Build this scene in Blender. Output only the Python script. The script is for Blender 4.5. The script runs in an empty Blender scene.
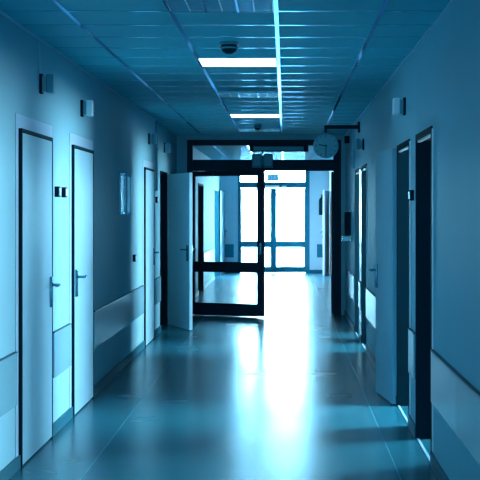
import bpy, bmesh, math, random
from mathutils import Vector, Matrix
random.seed(7)
R = math.radians
S = bpy.context.scene
COL = S.collection

# ------------------------------------------------------------------ camera
cam_d = bpy.data.cameras.new('camera')
cam = bpy.data.objects.new('camera', cam_d); COL.objects.link(cam)
cam.location = (0, 0, 1.55); cam.rotation_euler = (R(90), 0, 0)
cam_d.sensor_width = 36; cam_d.lens = 36 * 1400 / 480
cam_d.shift_x = -45 / 480; cam_d.shift_y = -29 / 480
cam_d.clip_start = 0.05; cam_d.clip_end = 300
S.camera = cam

# ------------------------------------------------------------------ world and exposure
W = bpy.data.worlds.new('world'); S.world = W; W.use_nodes = True
bg = W.node_tree.nodes['Background']
bg.inputs['Color'].default_value = (0.36, 0.78, 1.0, 1)
bg.inputs['Strength'].default_value = 84.0
S.view_settings.view_transform = 'Standard'; S.view_settings.look = 'None'
S.view_settings.gamma = 1.0; S.view_settings.exposure = 0.0
S.view_settings.use_curve_mapping = False

def area(name, loc, rot, sx, sy, power, color, portal=False, spread=180):
    l = bpy.data.lights.new(name, 'AREA'); l.shape = 'RECTANGLE'; l.size = sx; l.size_y = sy
    l.energy = power; l.color = color; l.spread = R(spread)
    if portal: l.cycles.is_portal = True
    o = bpy.data.objects.new(name, l); COL.objects.link(o); o.location = loc; o.rotation_euler = rot
    return o
DAY = (1.0, 0.84, 0.84)
# sky light through the glazing: portal at the exit, daylight at the side-room windows
area('exit_portal', (-0.28, 35.2, 1.3), (R(-90), 0, 0), 1.9, 2.6, 1, (1, 1, 1), True)
area('window_daylight', (4.52, 11.05, 1.82), (0, R(90), 0), 1.16, 1.96, 1250, DAY)
area('window_daylight', (4.52, 15.9, 1.82), (0, R(90), 0), 1.16, 1.46, 1100, DAY)
area('window_portal', (-3.92, 18.25, 1.5), (0, R(-90), 0), 0.4, 0.4, 1, (1, 1, 1), True)
area('window_daylight', (-4.52, 32.8, 1.55), (0, R(-90), 0), 1.76, 2.46, 700, DAY)
area('window_portal', (4.52, 1.25, 1.55), (0, R(90), 0), 1.76, 2.56, 1, (1, 1, 1), True)  # sky portal for the added near room
area('window_portal', (-0.35, -3.17, 1.7), (R(90), 0, 0), 1.0, 0.8, 1, (1, 1, 1), True)  # sky portal for the added back window
area('window_portal', (4.52, 11.05, 1.82), (0, R(90), 0), 1.16, 1.96, 1, (1, 1, 1), True)
area('window_portal', (4.52, 15.9, 1.82), (0, R(90), 0), 1.16, 1.46, 1, (1, 1, 1), True)

# ------------------------------------------------------------------ materials
def mat(name, col, rough=0.5, spec=0.5, metal=0.0, var=0.0, vscale=3.0, vstretch=(1, 1, 1), rvar=0.0, bump=0.0, bscale=40, emis=None, estr=0.0, coat=0.0):
    m = bpy.data.materials.new(name); m.use_nodes = True
    nt = m.node_tree; b = nt.nodes['Principled BSDF']
    b.inputs['Base Color'].default_value = (*col, 1)
    b.inputs['Roughness'].default_value = rough
    b.inputs['Specular IOR Level'].default_value = spec
    b.inputs['Metallic'].default_value = metal
    b.inputs['Specular Tint'].default_value = (0.22, 0.62, 1.0, 1)
    b.inputs['Coat Weight'].default_value = coat
    tc = nt.nodes.new('ShaderNodeTexCoord')
    if var or rvar:
        mp = nt.nodes.new('ShaderNodeMapping'); mp.inputs['Scale'].default_value = vstretch
        nz = nt.nodes.new('ShaderNodeTexNoise'); nz.inputs['Scale'].default_value = vscale
        nz.inputs['Detail'].default_value = 5
        nt.links.new(tc.outputs['Object'], mp.inputs[0]); nt.links.new(mp.outputs[0], nz.inputs['Vector'])
        if var:
            cr = nt.nodes.new('ShaderNodeMix'); cr.data_type = 'RGBA'
            cr.inputs['A'].default_value = (*[c * (1 - var) for c in col], 1)
            cr.inputs['B'].default_value = (*[min(1, c * (1 + var)) for c in col], 1)
            nt.links.new(nz.outputs['Fac'], cr.inputs['Factor']); nt.links.new(cr.outputs['Result'], b.inputs['Base Color'])
        if rvar:
            mr = nt.nodes.new('ShaderNodeMapRange')
            mr.inputs['From Min'].default_value = 0.3; mr.inputs['From Max'].default_value = 0.7
            mr.inputs['To Min'].default_value = rough - rvar; mr.inputs['To Max'].default_value = rough + rvar
            nt.links.new(nz.outputs['Fac'], mr.inputs['Value']); nt.links.new(mr.outputs[0], b.inputs['Roughness'])
    if bump:
        n2 = nt.nodes.new('ShaderNodeTexNoise'); n2.inputs['Scale'].default_value = bscale; n2.inputs['Detail'].default_value = 3
        bp = nt.nodes.new('ShaderNodeBump'); bp.inputs['Strength'].default_value = bump; bp.inputs['Distance'].default_value = 0.01
        nt.links.new(tc.outputs['Object'], n2.inputs['Vector']); nt.links.new(n2.outputs['Fac'], bp.inputs['Height'])
        nt.links.new(bp.outputs[0], b.inputs['Normal'])
    if emis:
        b.inputs['Emission Color'].default_value = (*emis, 1); b.inputs['Emission Strength'].default_value = estr
    return m
M = {}
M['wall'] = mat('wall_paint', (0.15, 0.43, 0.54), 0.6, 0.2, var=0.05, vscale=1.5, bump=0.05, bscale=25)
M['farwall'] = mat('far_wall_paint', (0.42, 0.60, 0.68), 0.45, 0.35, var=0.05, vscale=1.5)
M['ceiling'] = mat('ceiling_tile', (0.03, 0.44, 0.55), 0.6, 0.25, var=0.10, vscale=2.0, bump=0.1, bscale=120)
M['grid'] = mat('ceiling_grid_metal', (0.50, 0.72, 0.82), 0.11, 0.9, metal=0.9)
M['leaf'] = mat('door_laminate', (0.17, 0.44, 0.57), 0.42, 0.3, var=0.07, vscale=2.0, vstretch=(3, 3, 0.4))
M['casing'] = mat('casing_paint', (0.24, 0.50, 0.66), 0.4, 0.4)
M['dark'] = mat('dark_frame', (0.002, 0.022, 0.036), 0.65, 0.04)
M['black'] = mat('partition_frame', (0.002, 0.020, 0.036), 0.45, 0.2)
M['board'] = mat('guard_laminate', (0.14, 0.41, 0.53), 0.2, 0.4, var=0.04, vscale=3)
M['skirt'] = mat('skirting_vinyl', (0.008, 0.10, 0.15), 0.5, 0.3)
M['steel'] = mat('brushed_steel', (0.08, 0.26, 0.34), 0.25, 0.6, metal=0.9)
M['pale'] = mat('pale_plastic', (0.45, 0.74, 0.82), 0.3, 0.5)
M['teal'] = mat('teal_plastic', (0.05, 0.27, 0.36), 0.35, 0.5)
M['exitframe'] = mat('exit_frame_paint', (0.01, 0.14, 0.21), 0.35, 0.5)
M['white'] = mat('white_paint', (0.70, 0.88, 0.95), 0.3, 0.5)
M['lampcase'] = mat('lamp_case', (0.16, 0.45, 0.55), 0.25, 0.6, metal=0.4)
M['louvre'] = mat('louvre_metal', (0.30, 0.60, 0.72), 0.18, 0.7, metal=0.8)
M['lit'] = mat('lit_diffuser', (0.8, 0.9, 1.0), 0.4, emis=(0.72, 0.93, 1.0), estr=5.0)
M['sign'] = mat('sign_face', (0.10, 0.40, 0.55), 0.3, emis=(0.15, 0.5, 0.75), estr=0.35)
M['clockface'] = mat('clock_face', (0.07, 0.28, 0.35), 0.4)
M['ground'] = mat('outdoor_paving', (0.6, 0.7, 0.75), 0.8, var=0.2, vscale=1)

def floor_mat():
    m = bpy.data.materials.new('floor_vinyl'); m.use_nodes = True; nt = m.node_tree; b = nt.nodes['Principled BSDF']
    tc = nt.nodes.new('ShaderNodeTexCoord')
    mp = nt.nodes.new('ShaderNodeMapping'); mp.inputs['Scale'].default_value = (0.9, 0.9, 1)
    nz = nt.nodes.new('ShaderNodeTexNoise'); nz.inputs['Scale'].default_value = 1.3; nz.inputs['Detail'].default_value = 1.5
    nz.inputs['Roughness'].default_value = 0.5
    nt.links.new(tc.outputs['Object'], mp.inputs[0]); nt.links.new(mp.outputs[0], nz.inputs['Vector'])
    mx = nt.nodes.new('ShaderNodeMix'); mx.data_type = 'RGBA'
    mx.inputs['A'].default_value = (0.005, 0.10, 0.15, 1); mx.inputs['B'].default_value = (0.014, 0.15, 0.21, 1)
    nt.links.new(nz.outputs['Fac'], mx.inputs['Factor'])
    # welded seams between vinyl sheets
    sx = nt.nodes.new('ShaderNodeSeparateXYZ'); nt.links.new(tc.outputs['Object'], sx.inputs[0])
    def seam(out, pos, w):
        a = nt.nodes.new('ShaderNodeMath'); a.operation = 'SUBTRACT'; a.inputs[1].default_value = pos; nt.links.new(sx.outputs[out], a.inputs[0])
        c = nt.nodes.new('ShaderNodeMath'); c.operation = 'ABSOLUTE'; nt.links.new(a.outputs[0], c.inputs[0])
        d = nt.nodes.new('ShaderNodeMath'); d.operation = 'LESS_THAN'; d.inputs[1].default_value = w; nt.links.new(c.outputs[0], d.inputs[0])
        return d
    s1 = seam('X', 0.67, 0.002); s2 = seam('X', -1.18, 0.002)
    ad = nt.nodes.new('ShaderNodeMath'); ad.operation = 'ADD'; ad.use_clamp = True
    nt.links.new(s1.outputs[0], ad.inputs[0]); nt.links.new(s2.outputs[0], ad.inputs[1])
    m2 = nt.nodes.new('ShaderNodeMix'); m2.data_type = 'RGBA'; m2.inputs['B'].default_value = (0.06, 0.34, 0.44, 1)
    nt.links.new(ad.outputs[0], m2.inputs['Factor']); nt.links.new(mx.outputs['Result'], m2.inputs['A'])
    nt.links.new(m2.outputs['Result'], b.inputs['Base Color'])
    mr = nt.nodes.new('ShaderNodeMapRange'); mr.inputs['From Min'].default_value = 0.3; mr.inputs['From Max'].default_value = 0.7
    mr.inputs['To Min'].default_value = 0.235; mr.inputs['To Max'].default_value = 0.275
    nt.links.new(nz.outputs['Fac'], mr.inputs['Value']); nt.links.new(mr.outputs[0], b.inputs['Roughness'])
    n2 = nt.nodes.new('ShaderNodeTexNoise'); n2.inputs['Scale'].default_value = 1.1; n2.inputs['Detail'].default_value = 2
    bp = nt.nodes.new('ShaderNodeBump'); bp.inputs['Strength'].default_value = 0.02; bp.inputs['Distance'].default_value = 0.02
    nt.links.new(tc.outputs['Object'], n2.inputs['Vector']); nt.links.new(n2.outputs['Fac'], bp.inputs['Height']); nt.links.new(bp.outputs[0], b.inputs['Normal'])
    b.inputs['Specular IOR Level'].default_value = 0.6
    b.inputs['Specular Tint'].default_value = (0.40, 0.76, 1.0, 1)
    return m
M['floor'] = floor_mat()

def glass_mat(name, tint):
    m = bpy.data.materials.new(name); m.use_nodes = True; nt = m.node_tree
    for n in list(nt.nodes): nt.nodes.remove(n)
    out = nt.nodes.new('ShaderNodeOutputMaterial'); mix = nt.nodes.new('ShaderNodeMixShader')
    fr = nt.nodes.new('ShaderNodeFresnel'); fr.inputs[0].default_value = 1.45
    t = nt.nodes.new('ShaderNodeBsdfTransparent'); t.inputs[0].default_value = (*tint, 1)
    g = nt.nodes.new('ShaderNodeBsdfGlossy'); g.inputs['Roughness'].default_value = 0.02
    nt.links.new(fr.outputs[0], mix.inputs[0]); nt.links.new(t.outputs[0], mix.inputs[1]); nt.links.new(g.outputs[0], mix.inputs[2])
    nt.links.new(mix.outputs[0], out.inputs[0])
    return m
M['glass'] = glass_mat('window_glass', (0.93, 0.97, 0.98))

# ------------------------------------------------------------------ mesh helpers
def box(bm, x0, x1, y0, y1, z0, z1, bev=0.0):
    r = bmesh.ops.create_cube(bm, size=1)
    vs = r['verts']
    for v in vs:
        v.co = Vector(((x0 + x1) / 2 + v.co.x * (x1 - x0), (y0 + y1) / 2 + v.co.y * (y1 - y0), (z0 + z1) / 2 + v.co.z * (z1 - z0)))
    if bev > 0:
        es = list({e for v in vs for e in v.link_edges})
        bmesh.ops.bevel(bm, geom=es, offset=bev, segments=2, profile=0.5, affect='EDGES')
def cyl(bm, a, b, r1, r2=None, n=20):
    a = Vector(a); b = Vector(b); d = b - a
    q = d.to_track_quat('Z', 'Y').to_matrix().to_4x4()
    bmesh.ops.create_cone(bm, cap_ends=True, cap_tris=False, segments=n, radius1=r1, radius2=r1 if r2 is None else r2, depth=d.length,
                          matrix=Matrix.Translation((a + b) / 2) @ q)
def tube(bm, pts, r, n=10):
    for p, q in zip(pts[:-1], pts[1:]): cyl(bm, p, q, r, n=n)
    for p in pts[1:-1]: bmesh.ops.create_uvsphere(bm, u_segments=n, v_segments=8, radius=r, matrix=Matrix.Translation(p))
def lathe(bm, prof, n=28, mtx=Matrix.Identity(4)):
    rings = []
    for r, z in prof:
        if r < 1e-6: rings.append([bm.verts.new(mtx @ Vector((0, 0, z)))])
        else: rings.append([bm.verts.new(mtx @ Vector((r * math.cos(2 * math.pi * i / n), r * math.sin(2 * math.pi * i / n), z))) for i in range(n)])
    for A, B in zip(rings[:-1], rings[1:]):
        for i in range(n):
            j = (i + 1) % n
            if len(A) == 1 and len(B) == 1: continue
            if len(A) == 1: bm.faces.new((A[0], B[i], B[j]))
            elif len(B) == 1: bm.faces.new((A[i], B[0], A[j]))
            else: bm.faces.new((A[i], B[i], B[j], A[j]))
def obj(name, bm, m, parent=None, loc=None, smooth=False):
    bmesh.ops.recalc_face_normals(bm, faces=bm.faces[:])
    me = bpy.data.meshes.new(name); bm.to_mesh(me); bm.free()
    o = bpy.data.objects.new(name, me); COL.objects.link(o)
    me.materials.append(M[m])
    if parent: o.parent = parent
    if loc: o.location = loc
    if smooth:
        for p in me.polygons: p.use_smooth = True
        try: me.set_sharp_from_angle(angle=R(35))
        except Exception: pass
    return o
def boxes(name, lst, m, parent=None, bev=0.0, **k):
    bm = bmesh.new()
    for b in lst: box(bm, *b, bev=bev)
    return obj(name, bm, m, parent, **k)
def struct(name, lst, m, parent=None, bev=0.0):
    o = boxes(name, lst, m, parent, bev)
    if not parent: o['kind'] = 'structure'
    return o
def tag(o, label, cat, group=None, kind=None):
    o['label'] = label; o['category'] = cat
    if group: o['group'] = group
    if kind: o['kind'] = kind
    return o
def empty(name, loc, rz=0):
    o = bpy.data.objects.new(name, None); COL.objects.link(o); o.location = loc; o.rotation_euler = (0, 0, rz); o.empty_display_size = 0.1
    return o
def dup(root, loc, label=None, rz=None):
    r = root.copy(); COL.objects.link(r); r.location = loc
    if rz is not None: r.rotation_euler = (0, 0, rz)
    if label: r['label'] = label
    for ch in list(root.children):
        c = ch.copy(); COL.objects.link(c); c.parent = r
        for g in list(ch.children):
            d = g.copy(); COL.objects.link(d); d.parent = c
    return r

XL, XR, H = -1.61, 0.90, 2.68
XR2 = 1.10              # right wall beyond the glazed partition
YB, YP, YF = -3.0, 20.9, 35.0
T = 0.14
DH = 2.05

# ------------------------------------------------------------------ shell
struct('floor', [(-4.6, 4.6, YB - 0.2, YF + 0.2, -0.12, 0.0)], 'floor')
ceil = struct('ceiling', [(-4.6, 4.6, YB - 0.2, YF + 0.2, H, H + 0.12)], 'ceiling')
def wall_pieces(x0, x1, y0, y1, ops):
    out = []; y = y0
    for a, b, zt in sorted(ops):
        out.append((x0, x1, y, a, 0, H)); out.append((x0, x1, a, b, zt, H)); y = b
    out.append((x0, x1, y, y1, 0, H))
    return out
L_doors = [(8.44, 9.57), (10.53, 11.62), (15.93, 17.0), (18.03, 19.08)]
ops_L = [(a, b, DH + 0.02) for a, b in L_doors[3:]] + [(25.9, 27.5, DH + 0.02), (31.9, 33.8, DH + 0.02)]
struct('wall_left', wall_pieces(XL - T, XL, YB, YF, ops_L), 'wall')
R_doors = [(8.54, 9.55), (10.08, 11.15), (15.37, 16.36), (16.9, 17.87)]
struct('wall_right', wall_pieces(XR, XR + T, YB, YP + 0.04, [(2.6, 3.7, DH)] + [(a, b, DH) for a, b in R_doors]), 'wall')
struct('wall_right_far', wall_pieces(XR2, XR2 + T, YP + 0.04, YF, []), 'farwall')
struct('wall_back', [(XL, -0.85, YB - 0.15, YB, 0, H), (0.15, XR, YB - 0.15, YB, 0, H), (-0.85, 0.15, YB - 0.15, YB, 0, 1.3), (-0.85, 0.15, YB - 0.15, YB, 2.1, H)], 'wall')
EX0, EX1, EZ = -1.18, 0.615, 2.62
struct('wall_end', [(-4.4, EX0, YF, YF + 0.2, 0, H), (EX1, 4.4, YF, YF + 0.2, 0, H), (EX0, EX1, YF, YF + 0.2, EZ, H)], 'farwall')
PX0, PX1 = -1.46, 0.836
struct('wall_partition', [(XL, PX0, YP - 0.06, YP + 0.06, 0, H), (PX1, XR, YP - 0.06, YP + 0.04, 0, H),
                          (PX0, PX1, YP - 0.06, YP + 0.06, 2.612, H), (XR, XR2, YP + 0.041, YP + 0.06, 0, H)], 'wall')
# side rooms, as far as their doorways show them, plus an unseen one for fill
def outer(x0, x1, y0, y1, wy0, wy1, wz=0.7, wt=2.4):
    return [(x0, x1, y0, wy0, 0, H), (x0, x1, wy1, y1, 0, H), (x0, x1, wy0, wy1, 0, wz), (x0, x1, wy0, wy1, wt, H)]
struct('wall_room_right', outer(4.3, 4.5, 5.9, 12.3, 10.1, 12.0, 1.27) + [(XR + T, 4.3, 5.8, 5.9, 0, H), (XR + T, 4.3, 12.3, 12.4, 0, H)], 'wall')
struct('wall_room_right_middle', outer(4.3, 4.5, 14.0, 19.4, 15.2, 16.6, 1.27) + [(XR + T, 4.3, 13.9, 14.0, 0, H), (XR + T, 4.3, 19.4, 19.5, 0, H)], 'wall')
struct('wall_fill_room_near', outer(4.3, 4.5, 0.0, 4.6, 0.0, 2.5) + [(XR + T, 4.3, -0.1, 0, 0, H), (XR + T, 4.3, 4.6, 4.7, 0, H)], 'wall')  # unseen near room and its window, added to let in fill light
struct('wall_room_left', outer(-3.9, -3.8, 17.6, 19.8, 18.05, 18.45, 1.3, 1.7) + [ (-3.8, XL - T, 17.5, 17.6, 0, H), (-3.8, XL - T, 19.8, 19.9, 0, H)], 'wall')
struct('wall_alcove_left', [(-2.6, -2.5, 25.6, 27.8, 0, H), (-2.5, XL - T, 25.5, 25.6, 0, H), (-2.5, XL - T, 27.8, 27.9, 0, H)], 'dark')  # walls coloured near black for the unlit space inside
struct('wall_room_left_far', outer(-4.5, -4.3, 30.4, 35.0, 31.6, 34.0) + [(-4.3, XL - T, 30.3, 30.4, 0, H)], 'wall')
g = struct('ground_outside', [(-30, 30, YF + 0.2, 90, -0.3, -0.14)], 'ground')

# window frames of the side rooms
def room_window(n, x, y0, y1, sgn, z0=0.7, z1=2.4):
    w = empty('window_%d' % n, (x, (y0 + y1) / 2, z0)); hz = z1 - z0; w['kind'] = 'structure'
    hw = (y1 - y0) / 2; f = []
    xa, xb = (-0.04, 0.04)
    f += [(xa, xb, -hw, hw, 0, 0.06), (xa, xb, -hw, hw, hz - 0.06, hz), (xa, xb, -hw, -hw + 0.06, 0.06, hz - 0.06), (xa, xb, hw - 0.06, hw, 0.06, hz - 0.06), (xa, xb, -0.03, 0.03, 0.06, hz - 0.06)]
    boxes('window_frame', f, 'white', w)
    boxes('pane', [(-0.005, 0.005, -hw + 0.06, -0.03, 0.06, hz - 0.06), (-0.005, 0.005, 0.03, hw - 0.06, 0.06, hz - 0.06)], 'glass', w)
room_window(1, 4.34, 10.1, 12.0, 1, 1.27); room_window(2, 4.34, 15.2, 16.6, 1, 1.27); room_window(5, -3.84, 18.05, 18.45, -1, 1.3, 1.7); room_window(3, -4.34, 31.6, 34.0, -1); room_window(4, 4.34, 0.0, 2.5, 1)  # last call is the window of the added fill room

w6 = empty('window_6', (-0.35, YB - 0.07, 1.3)); w6['kind'] = 'structure'  # unseen window added in the back wall to fill the near corridor
boxes('window_frame', [(-0.5, -0.46, -0.03, 0.03, 0, 0.8), (0.46, 0.5, -0.03, 0.03, 0, 0.8), (-0.46, 0.46, -0.03, 0.03, 0, 0.04), (-0.46, 0.46, -0.03, 0.03, 0.76, 0.8)], 'white', w6)
boxes('pane', [(-0.46, 0.46, -0.005, 0.005, 0.04, 0.76)], 'glass', w6)
# ceiling grid bars (pattern of the ceiling)
bm = bmesh.new()
LX = [-1.235, -0.645, -0.05, 0.545]; GW = 0.012
PIT = 0.593; G0 = 10.27
for x in LX:
    box(bm, x - GW, x + GW, YB, YP - 0.08, H - 0.006, H + 0.01)
    box(bm, x - GW, x + GW, YP + 0.08, YF, H - 0.006, H + 0.01)
k = math.ceil((YB - G0) / PIT)
while G0 + k * PIT < YF:
    y = G0 + k * PIT
    if abs(y - YP) > 0.15: box(bm, XL + 0.001, (XR if y < YP else XR2) - 0.001, y - GW * 0.8, y + GW * 0.8, H - 0.0045, H + 0.01)
    k += 1
obj('ceiling_grid', bm, 'grid', ceil)
# wall angle trims and skirting
struct('trim_1', [(XL, XL + 0.014, YB, 17.38, H - 0.014, H - 0.002)], 'casing')
struct('trim_2', [(XR - 0.014, XR, YB, YP - 0.07, H - 0.014, H - 0.002)], 'casing')
def skirting(name, xw, s, y0, y1, gaps):
    l = []; y = y0
    for a, b in sorted(gaps) + [(y1, y1)]:
        if a > y:
            l.append((min(xw, xw + s * 0.016), max(xw, xw + s * 0.016), y, a, 0, 0.078))
        y = b
    o = struct(name, l, 'skirt')
cas = 0.0
skirting('baseboard_left', XL, 1, YB, YF, [(a - cas, b + cas) for a, b in L_doors] + [(25.9, 27.5), (31.9, 33.8)] + [(YP - 0.07, YP + 0.07)])
skirting('baseboard_right', XR, -1, YB, YP - 0.07, [(2.6, 3.7)] + R_doors)
skirting('baseboard_right_far', XR2, -1, YP + 0.1, YF - 0.02, [(33.0, 34.4)])
struct('baseboard_end', [(XL + 0.02, EX0, YF - 0.016, YF, 0, 0.08), (EX1, XR2 - 0.02, YF - 0.016, YF, 0, 0.08)], 'skirt')

# ------------------------------------------------------------------ doors
def handle_bm(s, dirn, with_plate=True):
    """s: +1 faces +x; dirn: way the lever points along y"""
    bm = bmesh.new()
    x = lambda a: s * a
    box(bm, min(0, x(0.014)), max(0, x(0.014)), -0.035, 0.035, -0.15, 0.055, bev=0.003)
    cyl(bm, (x(0.008), 0, 0), (x(0.016), 0, 0), 0.018)
    tube(bm, [(x(0.012), 0, 0), (x(0.060), 0, 0), (x(0.062), dirn * 0.03, 0), (x(0.060), dirn * 0.125, 0.0)], 0.0095, 12)
    cyl(bm, (x(0.006), 0, -0.075), (x(0.013), 0, -0.075), 0.011, n=16)
    return bm
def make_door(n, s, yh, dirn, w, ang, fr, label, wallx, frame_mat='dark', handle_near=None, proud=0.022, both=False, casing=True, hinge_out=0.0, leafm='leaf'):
    """s=+1: left wall (faces +x), -1: right wall. yh hinge y, dirn: leaf runs to +y/-y from hinge. ang: swing away from closed (deg)"""
    root = empty('door_%d' % n, (wallx, (fr[0] + fr[1]) / 2, 0)); root['kind'] = 'structure'
    root['label'] = label
    y0, y1 = fr[0] - root.location.y, fr[1] - root.location.y
    def xs(a, b): return (min(s * a, s * b), max(s * a, s * b))
    e = 0.022
    if casing:
        xa, xb = xs(-0.001, 0.004); c = 0.085
        boxes('casing', [(xa, xb, y0 - c, y0, 0, DH + c), (xa, xb, y1, y1 + c, 0, DH + c), (xa, xb, y0, y1, DH, DH + c)], 'casing', root)
    if ang == 0:
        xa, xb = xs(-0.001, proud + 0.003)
        boxes('door_frame', [(xa, xb, y0, y0 + e, 0, DH), (xa, xb, y1 - e, y1, 0, DH), (xa, xb, y0 + e, y1 - e, DH - e, DH)], frame_mat, root, bev=0.002)  # near-black strips stand in for the shaded leaf edge and gap
    else:
        xa, xb = xs(-T - 0.005, 0.010)
        t = 0.03
        boxes('door_frame', [(xa, xb, y0 - 0.01, y0 + 0.02, 0, DH + 0.02), (xa, xb, y1 - 0.02, y1 + 0.01, 0, DH + 0.02), (xa, xb, y0 + 0.02, y1 - 0.02, DH - 0.02, DH + 0.02)], frame_mat, root, bev=0.002)
    if w:
        hx = 0.0 if ang == 0 else (0.045 if ang > 150 else 0.012)
        lf_bm = bmesh.new()
        thick = proud if ang == 0 else 0.042
        ww = w - 2 * e - 0.006 if ang == 0 else w - 0.01
        xa, xb = xs(0, thick)
        ya, yb = (0, dirn * ww); ya, yb = min(ya, yb), max(ya, yb)
        box(lf_bm, xa, xb, ya, yb, 0.012, DH - (e + 0.004 if ang == 0 else 0.004), bev=0.002)
        leaf = obj('door_leaf', lf_bm, leafm, root)
        leaf.location = (s * hx, yh - root.location.y, 0)
        # swing so the free end moves to +s x
        leaf.rotation_euler = (0, 0, -s * dirn * R(ang))
        hb = handle_bm(s, -dirn)
        h = obj('door_handle', hb, 'steel', leaf, smooth=True); h.location = (s * thick, dirn * (ww - 0.07), 1.05)
        if both:
            hb = handle_bm(-s, -dirn)
            h = obj('door_handle', hb, 'steel', leaf, smooth=True); h.location = (0, dirn * (ww - 0.07), 1.05)
    return root
e = 0.025
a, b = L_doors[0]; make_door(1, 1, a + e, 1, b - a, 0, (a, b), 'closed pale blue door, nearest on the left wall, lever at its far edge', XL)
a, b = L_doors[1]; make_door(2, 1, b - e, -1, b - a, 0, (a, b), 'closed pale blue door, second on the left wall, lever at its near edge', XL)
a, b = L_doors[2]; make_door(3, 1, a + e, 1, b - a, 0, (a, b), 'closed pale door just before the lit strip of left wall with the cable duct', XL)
a, b = L_doors[3]; make_door(4, 1, b - 0.005, -1, 1.07, 20, (a, b), 'pale blue door standing ajar on the left wall by the glazed partition', XL, casing=False, both=True)
# right side: open doorways
a, b = R_doors[0]; make_door(5, -1, a, 1, 0, 90, (a, b), 'dark open doorway nearest on the right wall', XR, casing=False)
a, b = R_doors[1]; make_door(6, -1, b + 0.01, -1, 0.80, 174, (a, b), 'pale blue door folded back flat against the right wall beside its dark doorway', XR, casing=False, both=True)
a, b = R_doors[2]; make_door(7, -1, a, 1, 0, 90, (a, b), 'narrow dark doorway with a bright head, third on the right wall', XR, casing=False)
a, b = R_doors[3]; make_door(8, -1, a, 1, 0, 90, (a, b), 'narrow dark doorway with a bright head, fourth on the right wall', XR, casing=False)
make_door(9, 1, 25.9, 1, 0, 90, (25.9, 27.5), 'dark doorway in the left wall seen through the glazed leaf', XL, casing=False)
make_door(10, 1, 33.84, -1, 1.05, 176, (31.9, 33.8), 'door folded back beside the bright doorway at the far left', XL, casing=False, frame_mat='exitframe', leafm='exitframe', both=True)
# white door ajar on the far right wall
make_door(11, -1, 34.35, -1, 1.1, 8, (33.2, 34.4), 'bright white door ajar on the right wall beside the exit', XR2, casing=False, frame_mat='white', leafm='white')

# head rebates coloured white to imitate daylight on the doorway undersides
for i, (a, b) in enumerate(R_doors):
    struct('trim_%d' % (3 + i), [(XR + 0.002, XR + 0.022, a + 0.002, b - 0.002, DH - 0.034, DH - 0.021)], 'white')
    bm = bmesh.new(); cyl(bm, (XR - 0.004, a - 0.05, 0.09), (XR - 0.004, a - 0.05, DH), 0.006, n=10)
    o = obj('trim_%d' % (7 + i), bm, 'white', smooth=True); o['kind'] = 'structure'  # white bead added to imitate the lit near edge of the doorway
    struct('trim_%d' % (11 + i), [(XR - 0.004, XR + 0.012, a + 0.02, b - 0.02, 0.0, 0.004)], 'casing')   # threshold

struct('trim_15', [(XR - 0.004, XR, 16.37, 16.89, 0.72, DH + 0.02)], 'board')  # glossy cladding added so the pillar mirrors the exit glare
struct('trim_16', [(XR - 0.004, XR, 16.37, 16.89, 0.08, 0.39)], 'board')

# ------------------------------------------------------------------ glazed partition and its doors
pt = empty('glazed_partition', (0, YP, 0)); pt['kind'] = 'structure'
pt['label'] = 'dark framed glazed partition with transom across the corridor'
F = 0.05
boxes('partition_frame', [(PX0, PX0 + 0.085, -F, F, 0, 2.612), (PX1 - 0.115, PX1, -F, F, 0, 2.612),
      (PX0 + 0.085, PX1 - 0.115, -F, F, 2.525, 2.612), (PX0 + 0.085, PX1 - 0.115, -F, F, 2.147, 2.315)], 'black', pt, bev=0.003)
boxes('transom_pane', [(PX0 + 0.085, PX1 - 0.115, -0.006, 0.006, 2.315, 2.525)], 'glass', pt)
IX0, IX1 = PX0 + 0.085, PX1 - 0.115
def glazed_leaf(w, name='glazed_door', hx=0, hy=0, rz=0, dirn=1):
    r = empty(name, (hx, hy, 0), rz)
    st = 0.11; t = 0.022; d = dirn
    def bx(a, b, z0, z1): return (min(a * d, b * d), max(a * d, b * d), -t, t, z0, z1)
    boxes('leaf_frame', [bx(0, 0.03, 0.012, 2.14), bx(w - st, w, 0.012, 2.14), bx(0.03, w - st, 2.065, 2.14), bx(0.03, w - st, 0.645, 0.80), bx(0.03, w - st, 0.004, 0.190)], 'black', r, bev=0.002)
    boxes('pane', [bx(0.03, w - st, 0.80, 2.065)[:2] + (-0.004, 0.004, 0.80, 2.065), bx(0.03, w - st, 0.190, 0.645)[:2] + (-0.004, 0.004, 0.190, 0.645)], 'glass', r)
    for sgn in (-1, 1):
        bm = bmesh.new()
        box(bm, -0.02, 0.02, min(sgn * t, sgn * (t + 0.008)), max(sgn * t, sgn * (t + 0.008)), -0.12, 0.05, bev=0.002)
        tube(bm, [(0, sgn * t, 0), (0, sgn * (t + 0.05), 0), (-d * 0.11, sgn * (t + 0.05), 0)], 0.009)
        o = obj('door_handle', bm, 'steel', r, smooth=True); o.location = (d * (w - st / 2), 0, 1.03)
    return r
gl = glazed_leaf(1.16, hx=IX0 + 0.005, hy=YP - 0.03, rz=-R(23)); gl['kind'] = 'structure'; gl.name = 'door_12'
gl['label'] = 'dark framed glazed leaf standing slightly ajar in the left half of the partition'
bm = bmesh.new(); box(bm, 0.12, 0.36, -0.085, -0.022, 2.075, 2.125, bev=0.004); tube(bm, [(0.2, -0.06, 2.13), (0.42, -0.10, 2.14), (0.30, -0.03, 2.146)], 0.009)
obj('door_closer', bm, 'dark', gl)
gr = glazed_leaf(0.98, hx=IX1 - 0.01, hy=YP + 0.045, rz=-R(101), dirn=-1); gr['kind'] = 'structure'; gr.name = 'door_13'
gr['label'] = 'dark framed glazed leaf folded open behind the right post of the partition'
def fix(): pass

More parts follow.
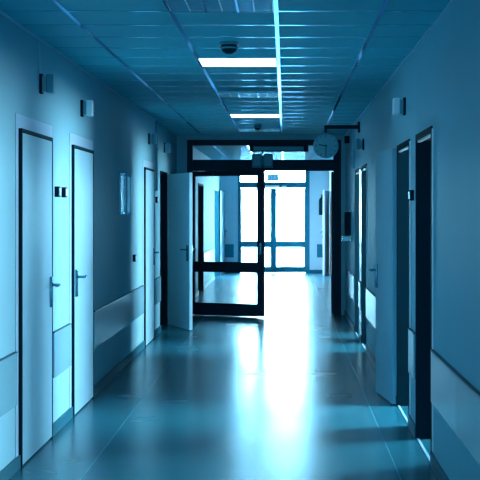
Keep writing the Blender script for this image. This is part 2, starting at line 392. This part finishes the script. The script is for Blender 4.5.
# ------------------------------------------------------------------ exit doors
ex = empty('door_14', (0, YF + 0.06, 0)); ex['kind'] = 'structure'; ex['label'] = 'glazed double exit doors flooded with daylight at the corridor end'
fy = (-0.05, 0.05)
cx = (-0.375 + 0.02 - 0.02)
c0 = -0.29
boxes('door_frame', [(EX0, EX0 + 0.06, *fy, 0, EZ), (EX1 - 0.11, EX1, *fy, 0, EZ), (EX0 + 0.06, EX1 - 0.11, *fy, EZ - 0.06, EZ), (EX0 + 0.06, EX1 - 0.11, *fy, 2.125, 2.28)], 'exitframe', ex, bev=0.003)
boxes('transom_pane', [(EX0 + 0.06, EX1 - 0.11, -0.005, 0.005, 2.28, EZ - 0.06)], 'glass', ex)
def exit_leaf(x0, x1):
    st = 0.03; me_ = 0.075
    l0, l1 = (st, me_) if x0 < c0 - 0.1 else (me_, st)
    f = boxes('door_leaf', [(x0, x0 + l0, -0.03, 0.03, 0.01, 2.12), (x1 - l1, x1, -0.03, 0.03, 0.01, 2.12), (x0 + l0, x1 - l1, -0.03, 0.03, 2.08, 2.12),
                            (x0 + l0, x1 - l1, -0.03, 0.03, 0.64, 0.79), (x0 + l0, x1 - l1, -0.03, 0.03, 0.01, 0.16)], 'exitframe', ex, bev=0.002)
    boxes('pane', [(x0 + l0, x1 - l1, -0.005, 0.005, 0.79, 2.08), (x0 + l0, x1 - l1, -0.005, 0.005, 0.16, 0.64)], 'glass', f)
    bm = bmesh.new(); hx = x1 - 0.04 if x0 < c0 - 0.1 else x0 + 0.04
    tube(bm, [(hx, -0.03, 1.0), (hx, -0.08, 1.0), (hx, -0.08, 1.3), (hx, -0.03, 1.3)], 0.012)
    obj('door_handle', bm, 'steel', f, smooth=True)
exit_leaf(EX0 + 0.061, c0); exit_leaf(c0, EX1 - 0.111)

# ------------------------------------------------------------------ wall guard boards
def guard(x, s, y0, y1, label, seams=(), z0=0.395, z1=0.705):
    l = []; ys = [y0] + list(seams) + [y1]
    bm = bmesh.new()
    for a, b in zip(ys[:-1], ys[1:]):
        xa, xb = sorted((x, x + s * 0.018)); box(bm, xa, xb, a + 0.002, b - 0.002, z0, z1, bev=0.004)
    o = obj('wall_guard_board', bm, 'board')
    xa, xb = sorted((x, x + s * 0.021)); boxes('shadow_strip', [(xa, xb, y0 + 0.002, y1 - 0.002, z1, z1 + 0.009)], 'skirt', o)  # dark strip drawn along the top edge in place of its shadow line
    tag(o, label, 'wall guard', 'wall guard boards along the corridor')
    o.location = (0, 0, 0)
    return o
guard(XL, 1, 5.0, 8.33, 'blue guard board low on left wall before the nearest closed door')
guard(XL, 1, 9.67, 10.43, 'bright guard board on the pale strip between the two nearest left doors')
guard(XL, 1, 11.72, 15.83, 'long blue guard board on left wall beyond the second closed door', seams=(13.4,))
guard(XL, 1, 17.10, 17.97, 'short guard board on the narrow lit strip before the ajar left door')
guard(XR, -1, 4.2, 8.47, 'large blue guard board on right wall in front of the nearest dark doorway', seams=(7.22,))
guard(XR, -1, 9.61, 10.03, 'pale guard board on the narrow pillar between the two nearest right doorways')
guard(XR, -1, 12.24, 15.30, 'brightly shining guard board on right wall past the folded back door')
guard(XR, -1, 16.42, 16.85, 'white sliver of guard board between the two narrow right doorways')
guard(XR, -1, 17.95, 20.0, 'guard board on right wall just before the dark partition post')
guard(XL, 1, 27.65, 31.75, 'white guard board on far left wall seen through the glazed leaf')
o = boxes('wall_guard_board', [(-1.56, -1.28, YF - 0.02, YF, 0.39, 0.72)], 'exitframe', bev=0.004); tag(o, 'blue guard board on end wall left of the exit doors', 'wall guard', 'wall guard boards along the corridor')
o = boxes('wall_guard_board', [(0.80, 1.04, YF - 0.02, YF, 0.39, 0.72)], 'exitframe', bev=0.004); tag(o, 'blue guard board on end wall right of the exit doors', 'wall guard', 'wall guard boards along the corridor')

# ------------------------------------------------------------------ call lamps above the doors
def call_lamp(x, s, y, z, label, lens='teal'):
    r = empty('call_lamp', (x, y, z)); 
    def bx(a, b, *q): return (min(s * a, s * b), max(s * a, s * b), *q)
    boxes('back_plate', [bx(0, 0.018, -0.035, 0.035, -0.065, 0.065)], 'dark', r, bev=0.003)
    boxes('arm', [bx(0.018, 0.046, -0.02, 0.02, -0.05, 0.05)], 'wall', r)
    boxes('lens', [bx(0.046, 0.094, -0.045, 0.045, -0.062, 0.062)], lens, r, bev=0.008)
    tag(r, label, 'call lamp', 'call lamps on the corridor walls')
    return r
call_lamp(XL, 1, 9.2, 2.385, 'blue call lamp high on left wall above the nearest closed door')
call_lamp(XL, 1, 11.05, 2.36, 'pale call lamp high on left wall above the second closed door', 'pale')
call_lamp(XL, 1, 16.5, 2.40, 'dim call lamp on left wall right before the vertical cable duct')
call_lamp(XL, 1, 18.6, 2.39, 'dim call lamp on left wall just past the vertical cable duct')
call_lamp(XR, -1, 10.45, 2.33, 'pale call lamp high on right wall above the two nearest doorways', 'white')
call_lamp(XR, -1, 15.95, 2.31, 'dim call lamp high on right wall near the clock bracket')
bm = bmesh.new(); cyl(bm, (XL + 0.006, 9.15, 2.45), (XL + 0.006, 9.15, H), 0.005, n=10)
tag(obj('lamp_cable', bm, 'casing', smooth=True), 'thin cable running up from the nearest left call lamp', 'cable')
bm = bmesh.new(); box(bm, XL, XL + 0.03, 17.36, 17.41, 1.80, H, bev=0.004); box(bm, XL, XL + 0.04, 17.35, 17.42, 2.30, 2.33, bev=0.003)
tag(obj('cable_duct', bm, 'teal'), 'thin vertical cable duct running down left wall from the ceiling', 'cable duct')

# switches
def wall_switch(x, s, y, z, label, sc=1.0):
    r = empty('wall_switch', (x, y, z))
    def bx(a, b, *q): return (min(s * a, s * b), max(s * a, s * b), *q)
    boxes('housing', [bx(0, 0.028, -0.045, 0.045, -0.037, 0.037)], 'dark', r, bev=0.003)
    boxes('rocker', [bx(0.028, 0.034, -0.034, 0.034, -0.026, 0.026)], 'pale', r, bev=0.002)
    tag(r, label, 'switch', 'switches on the corridor walls'); return r
wall_switch(XL, 1, 9.83, 1.685, 'square wall switch on pale left strip, the one nearer the first door')
wall_switch(XL, 1, 10.13, 1.685, 'square wall switch on pale left strip, the one nearer the second door')
wall_switch(XL, 1, 17.42, 1.69, 'dark switch at the foot of the cable duct on left wall')
wall_switch(XL, 1, 14.85, 1.05, 'small socket low on left wall below the two framed notices')
wall_switch(XR, -1, 9.80, 1.66, 'pale wall switch on the pillar between the two nearest right doorways')

# framed notices
def notice(y, label):
    r = empty('framed_notice', (XL, y, 1.72))
    w, h = 0.17, 0.20
    boxes('frame', [(0, 0.02, -w, -w + 0.02, -h, h), (0, 0.02, w - 0.02, w, -h, h), (0, 0.02, -w + 0.02, w - 0.02, -h, -h + 0.02), (0, 0.02, -w + 0.02, w - 0.02, h - 0.02, h)], 'steel', r)
    boxes('sheet', [(0, 0.010, -w + 0.02, w - 0.02, -h + 0.02, h - 0.02)], 'board', r)
    tag(r, label, 'notice', 'framed notices on left wall')
notice(13.75, 'nearer of two narrow framed notices on left wall past the second door')
notice(14.30, 'farther of two narrow framed notices on left wall past the second door')

# ------------------------------------------------------------------ ceiling lamps
def troffer(y, kind, label):
    x0, x1 = LX[1] + 0.003, LX[2] - GW
    y0, y1 = y + 0.003, y + PIT - 0.006
    r = empty('ceiling_light', ((x0 + x1) / 2, (y0 + y1) / 2, H - 0.0125))
    w, d = (x1 - x0) / 2, (y1 - y0) / 2
    boxes('frame', [(-w, -w + 0.007, -d, d, 0, 0.0124), (w - 0.007, w, -d, d, 0, 0.0124), (-w + 0.007, w - 0.007, -d, -d + 0.007, 0, 0.0124), (-w + 0.007, w - 0.007, d - 0.007, d, 0, 0.0124)], 'lampcase', r, bev=0.002)
    if kind == 'lit':
        boxes('diffuser', [(-w + 0.007, w - 0.007, -d + 0.007, d - 0.007, 0.003, 0.012)], 'lit', r)
    else:
        boxes('back_tray', [(-w + 0.02, w - 0.02, -d + 0.02, d - 0.02, 0.010, 0.0124)], 'ceiling', r)
        for i in range(3):
            xx = -w + 0.02 + (i + 0.5) * (2 * w - 0.04) / 3
            bm = bmesh.new(); cyl(bm, (xx, -d + 0.03, 0.006), (xx, d - 0.03, 0.006), 0.004, n=12); obj('tube', bm, 'pale', r, smooth=True)
        l = []
        for i in range(1, 3):
            xx = -w + 0.02 + i * (2 * w - 0.04) / 3; l.append((xx - 0.006, xx + 0.006, -d + 0.02, d - 0.02, -0.004, 0.010))
        for j in range(1, 8):
            yy = -d + 0.02 + j * (2 * d - 0.04) / 8; l.append((-w + 0.02, w - 0.02, yy - 0.003, yy + 0.003, -0.002, 0.0098))
        boxes('louvre', l, 'louvre', r)
    tag(r, label, 'ceiling light', 'ceiling lights in the corridor'); return r
troffer(G0, 'lit', 'glowing square ceiling light just beyond the smoke detector')
troffer(G0 + 10 * PIT, 'lit', 'small bright ceiling light farther down the corridor')
troffer(G0 - 5 * PIT, 'off', 'unlit louvred ceiling light cut by the top of the picture')
troffer(G0 + 5 * PIT, 'off', 'unlit ceiling light between the two glowing ones')
troffer(G0 + 15 * PIT, 'off', 'unlit ceiling light closest to the glazed partition')
# unseen lamps added out of view to fill the near end
for yy in (G0 - 10 * PIT, G0 - 15 * PIT):
    troffer(yy, 'lit', 'added fill light on the ceiling outside the view')
# lit lamps beyond the partition
troffer(G0 + 22 * PIT, 'lit', 'glowing ceiling light seen through the transom above the partition')

def detector(x, y, label, r=0.066):
    o = empty('smoke_detector', (x, y, H))
    bm = bmesh.new(); lathe(bm, [(0, 0), (r, 0), (r * 1.02, -0.008), (r, -0.016), (r * 0.9, -0.02), (0, -0.02)]); obj('base', bm, 'teal', o, smooth=True)
    bm = bmesh.new(); lathe(bm, [(0, -0.020), (r * 0.8, -0.020), (r * 0.82, -0.044), (r * 0.66, -0.064), (r * 0.34, -0.078), (0, -0.081)]); obj('dome', bm, 'dark', o, smooth=True)
    bm = bmesh.new(); lathe(bm, [(r * 0.80, -0.034), (r * 0.92, -0.036), (r * 0.92, -0.043), (r * 0.78, -0.047)]); obj('ring', bm, 'lampcase', o, smooth=True)
    tag(o, label, 'smoke detector', 'smoke detectors on the ceiling')
detector(-0.374, 9.36, 'round dark smoke detector on ceiling before the first glowing light')
detector(-0.355, 18.2, 'small smoke detector on ceiling just before the glazed partition', 0.06)

# ------------------------------------------------------------------ clock on a bracket
ck = empty('wall_clock', (0.49, 16.8, 2.33))
bm = bmesh.new(); MX = Matrix.Rotation(R(90), 4, 'X')
lathe(bm, [(0, -0.03), (0.142, -0.03), (0.150, -0.034), (0.153, -0.028), (0.153, 0.028), (0.150, 0.034), (0.142, 0.03), (0, 0.03)], 48, MX); obj('case', bm, 'teal', ck, smooth=True)
for s_ in (1, -1):
    bm = bmesh.new(); lathe(bm, [(0, s_ * 0.0305), (0.139, s_ * 0.0305), (0.139, s_ * 0.032), (0, s_ * 0.032)], 48, MX)
    dial = obj('dial', bm, 'clockface', ck)
    bm = bmesh.new()
    for i in range(12):
        a = math.radians(i * 30); L = 0.026 if i % 3 == 0 else 0.016
        r0, r1 = 0.130 - L, 0.130
        p = [Vector((math.sin(a) * rr + math.cos(a) * o2, -s_ * 0.0335, math.cos(a) * rr - math.sin(a) * o2)) for rr, o2 in ((r0, -0.004), (r0, 0.004), (r1, 0.004), (r1, -0.004))]
        q = [v + Vector((0, s_ * 0.002, 0)) for v in p]
        V = [bm.verts.new(v) for v in p + q]
        for f in ((0, 1, 2, 3), (7, 6, 5, 4), (0, 4, 5, 1), (1, 5, 6, 2), (2, 6, 7, 3), (3, 7, 4, 0)): bm.faces.new([V[t] for t in f])
    obj('hour_marks', bm, 'dark', dial)
    def hand(name, ang, L, w):
        bm = bmesh.new(); box(bm, -w, w, -0.0015, 0.0015, -0.02, L)
        o = obj(name, bm, 'dark', ck); o.location = (0, -s_ * 0.037, 0); o.rotation_euler = (0, R(ang) * s_, 0)
    hand('minute_hand', 180, 0.115, 0.0045); hand('hour_hand', -80, 0.085, 0.006)
bm = bmesh.new(); cyl(bm, (0, -0.042, 0), (0, 0.042, 0), 0.008); obj('hub', bm, 'dark', ck)
bm = bmesh.new()
box(bm, -0.02, XR - 0.49, -0.018, 0.018, 0.205, 0.25, bev=0.003); box(bm, XR - 0.49 - 0.025, XR - 0.49, -0.03, 0.03, 0.16, 0.29, bev=0.003)
cyl(bm, (0, 0, 0.15), (0, 0, 0.22), 0.012)
obj('bracket', bm, 'dark', ck)
tag(ck, 'round double-sided clock hanging from a dark bracket on right wall', 'clock')

# ------------------------------------------------------------------ things at the partition
op = empty('door_operator', (-0.095, YP - 0.05, 2.475))
boxes('housing', [(-0.435, 0.435, -0.11, 0, -0.045, 0.048)], 'dark', op, bev=0.006)
boxes('cover', [(-0.37, 0.37, -0.114, -0.11, -0.03, 0.03)], 'teal', op, bev=0.001)
boxes('end_cap', [(0.435, 0.443, -0.11, 0, -0.045, 0.048)], 'black', op)
tag(op, 'long dark door operator box mounted across the transom', 'door operator')
sg = empty('emergency_sign_box', (-0.335, YP - 0.11, 2.31))
boxes('bracket', [(-0.01, 0.01, -0.01, 0.06, 0.09, 0.119)], 'dark', sg)
boxes('box', [(-0.155, -0.012, -0.03, 0.03, -0.115, 0.09), (0.012, 0.155, -0.03, 0.03, -0.115, 0.09), (-0.012, 0.012, -0.02, 0.02, -0.06, 0.06)], 'exitframe', sg, bev=0.004)
boxes('face', [(-0.14, -0.03, -0.033, -0.03, -0.09, 0.07), (0.03, 0.14, -0.033, -0.03, -0.09, 0.07)], 'teal', sg)
tag(sg, 'small twin sign box hanging below the door operator', 'sign')

es = empty('exit_sign', (-0.28, 32.6, 2.25))
boxes('housing', [(-0.13, 0.13, -0.03, 0.03, 0, 0.16)], 'exitframe', es, bev=0.005)
boxes('face', [(-0.12, 0.12, -0.033, -0.03, 0.01, 0.15)], 'sign', es)
# pictogram: door outline and figure
bm = bmesh.new()
for q in ((-0.10, -0.08, 0.03, 0.13), (-0.04, -0.02, 0.03, 0.13), (-0.08, -0.04, 0.11, 0.13), (0.02, 0.045, 0.06, 0.11), (0.02, 0.08, 0.115, 0.13), (0.055, 0.075, 0.03, 0.10)):
    box(bm, q[0], q[1], -0.036, -0.033, q[2], q[3])
obj('pictogram', bm, 'white', es)
bm = bmesh.new(); cyl(bm, (-0.08, 0, 0.16), (-0.08, 0, H - 2.25), 0.006); obj('hanging_rod', bm, 'steel', es); bm = bmesh.new(); cyl(bm, (0.08, 0, 0.16), (0.08, 0, H - 2.25), 0.006); obj('hanging_rod', bm, 'steel', es)
tag(es, 'small hanging exit sign with pictogram in front of the bright exit transom', 'exit sign')
dc = empty('exit_door_closer', (-0.20, YF - 0.02, 2.14))
boxes('body', [(-0.30, 0.06, -0.05, 0.03, 0, 0.05)], 'white', dc, bev=0.004); boxes('arm_cap', [(0.12, 0.24, -0.04, 0.03, 0.005, 0.045)], 'white', dc, bev=0.004)
tag(dc, 'white closer bar on the head of the exit doors under the hanging sign', 'door closer')

# fire extinguisher on the end wall
fe = empty('fire_extinguisher', (0.92, YF - 0.10, 1.45))
bm = bmesh.new(); lathe(bm, [(0, 0), (0.068, 0), (0.075, 0.012), (0.075, 0.36), (0.06, 0.41), (0.025, 0.44), (0.02, 0.46), (0, 0.46)]); obj('tank', bm, 'dark', fe, smooth=True)
bm = bmesh.new(); box(bm, -0.02, 0.02, -0.02, 0.02, 0.455, 0.50, bev=0.003); box(bm, -0.01, 0.01, -0.11, 0.02, 0.50, 0.515, bev=0.003); box(bm, -0.01, 0.01, -0.10, 0.02, 0.47, 0.48); obj('valve', bm, 'dark', fe)
bm = bmesh.new(); tube(bm, [(0.02, 0, 0.47), (0.09, 0, 0.44), (0.10, -0.01, 0.30), (0.09, -0.01, 0.12)], 0.010); obj('hose', bm, 'dark', fe, smooth=True)
boxes('wall_bracket', [(-0.04, 0.04, 0.07, 0.10, 0.1, 0.36)], 'dark', fe)
tag(fe, 'dark fire extinguisher hung on the end wall right of the exit', 'fire extinguisher')

# dispenser on right wall before the partition
dp = empty('soap_dispenser', (XR, 18.9, 1.20))
bm = bmesh.new(); box(bm, -0.10, 0, -0.06, 0.06, 0.02, 0.34, bev=0.015); obj('body', bm, 'dark', dp)
bm = bmesh.new(); box(bm, -0.13, -0.02, -0.04, 0.04, -0.06, 0.01, bev=0.008); obj('drip_tray', bm, 'lampcase', dp)
boxes('back_plate', [(-0.012, 0, -0.065, 0.065, -0.06, 0.36)], 'teal', dp)
tag(dp, 'dark soap dispenser with pale tray on right wall near the partition post', 'dispenser')
jb = empty('junction_box', (XR, 19.6, 2.55))
boxes('box', [(-0.07, 0, -0.06, 0.06, -0.05, 0.05)], 'dark', jb, bev=0.005); boxes('lid', [(-0.074, -0.07, -0.05, 0.05, -0.04, 0.04)], 'teal', jb)
tag(jb, 'small dark junction box high on right wall behind the clock bracket', 'junction box')
tr = boxes('cable_trunking', [(XR - 0.03, XR, 18.0, 18.04, 2.1, H - 0.03), (XR - 0.035, XR, 18.0, 18.55, 2.30, 2.33)], 'wall', bev=0.002)
tag(tr, 'thin cable trunking high on right wall beside the clock', 'cable trunking')
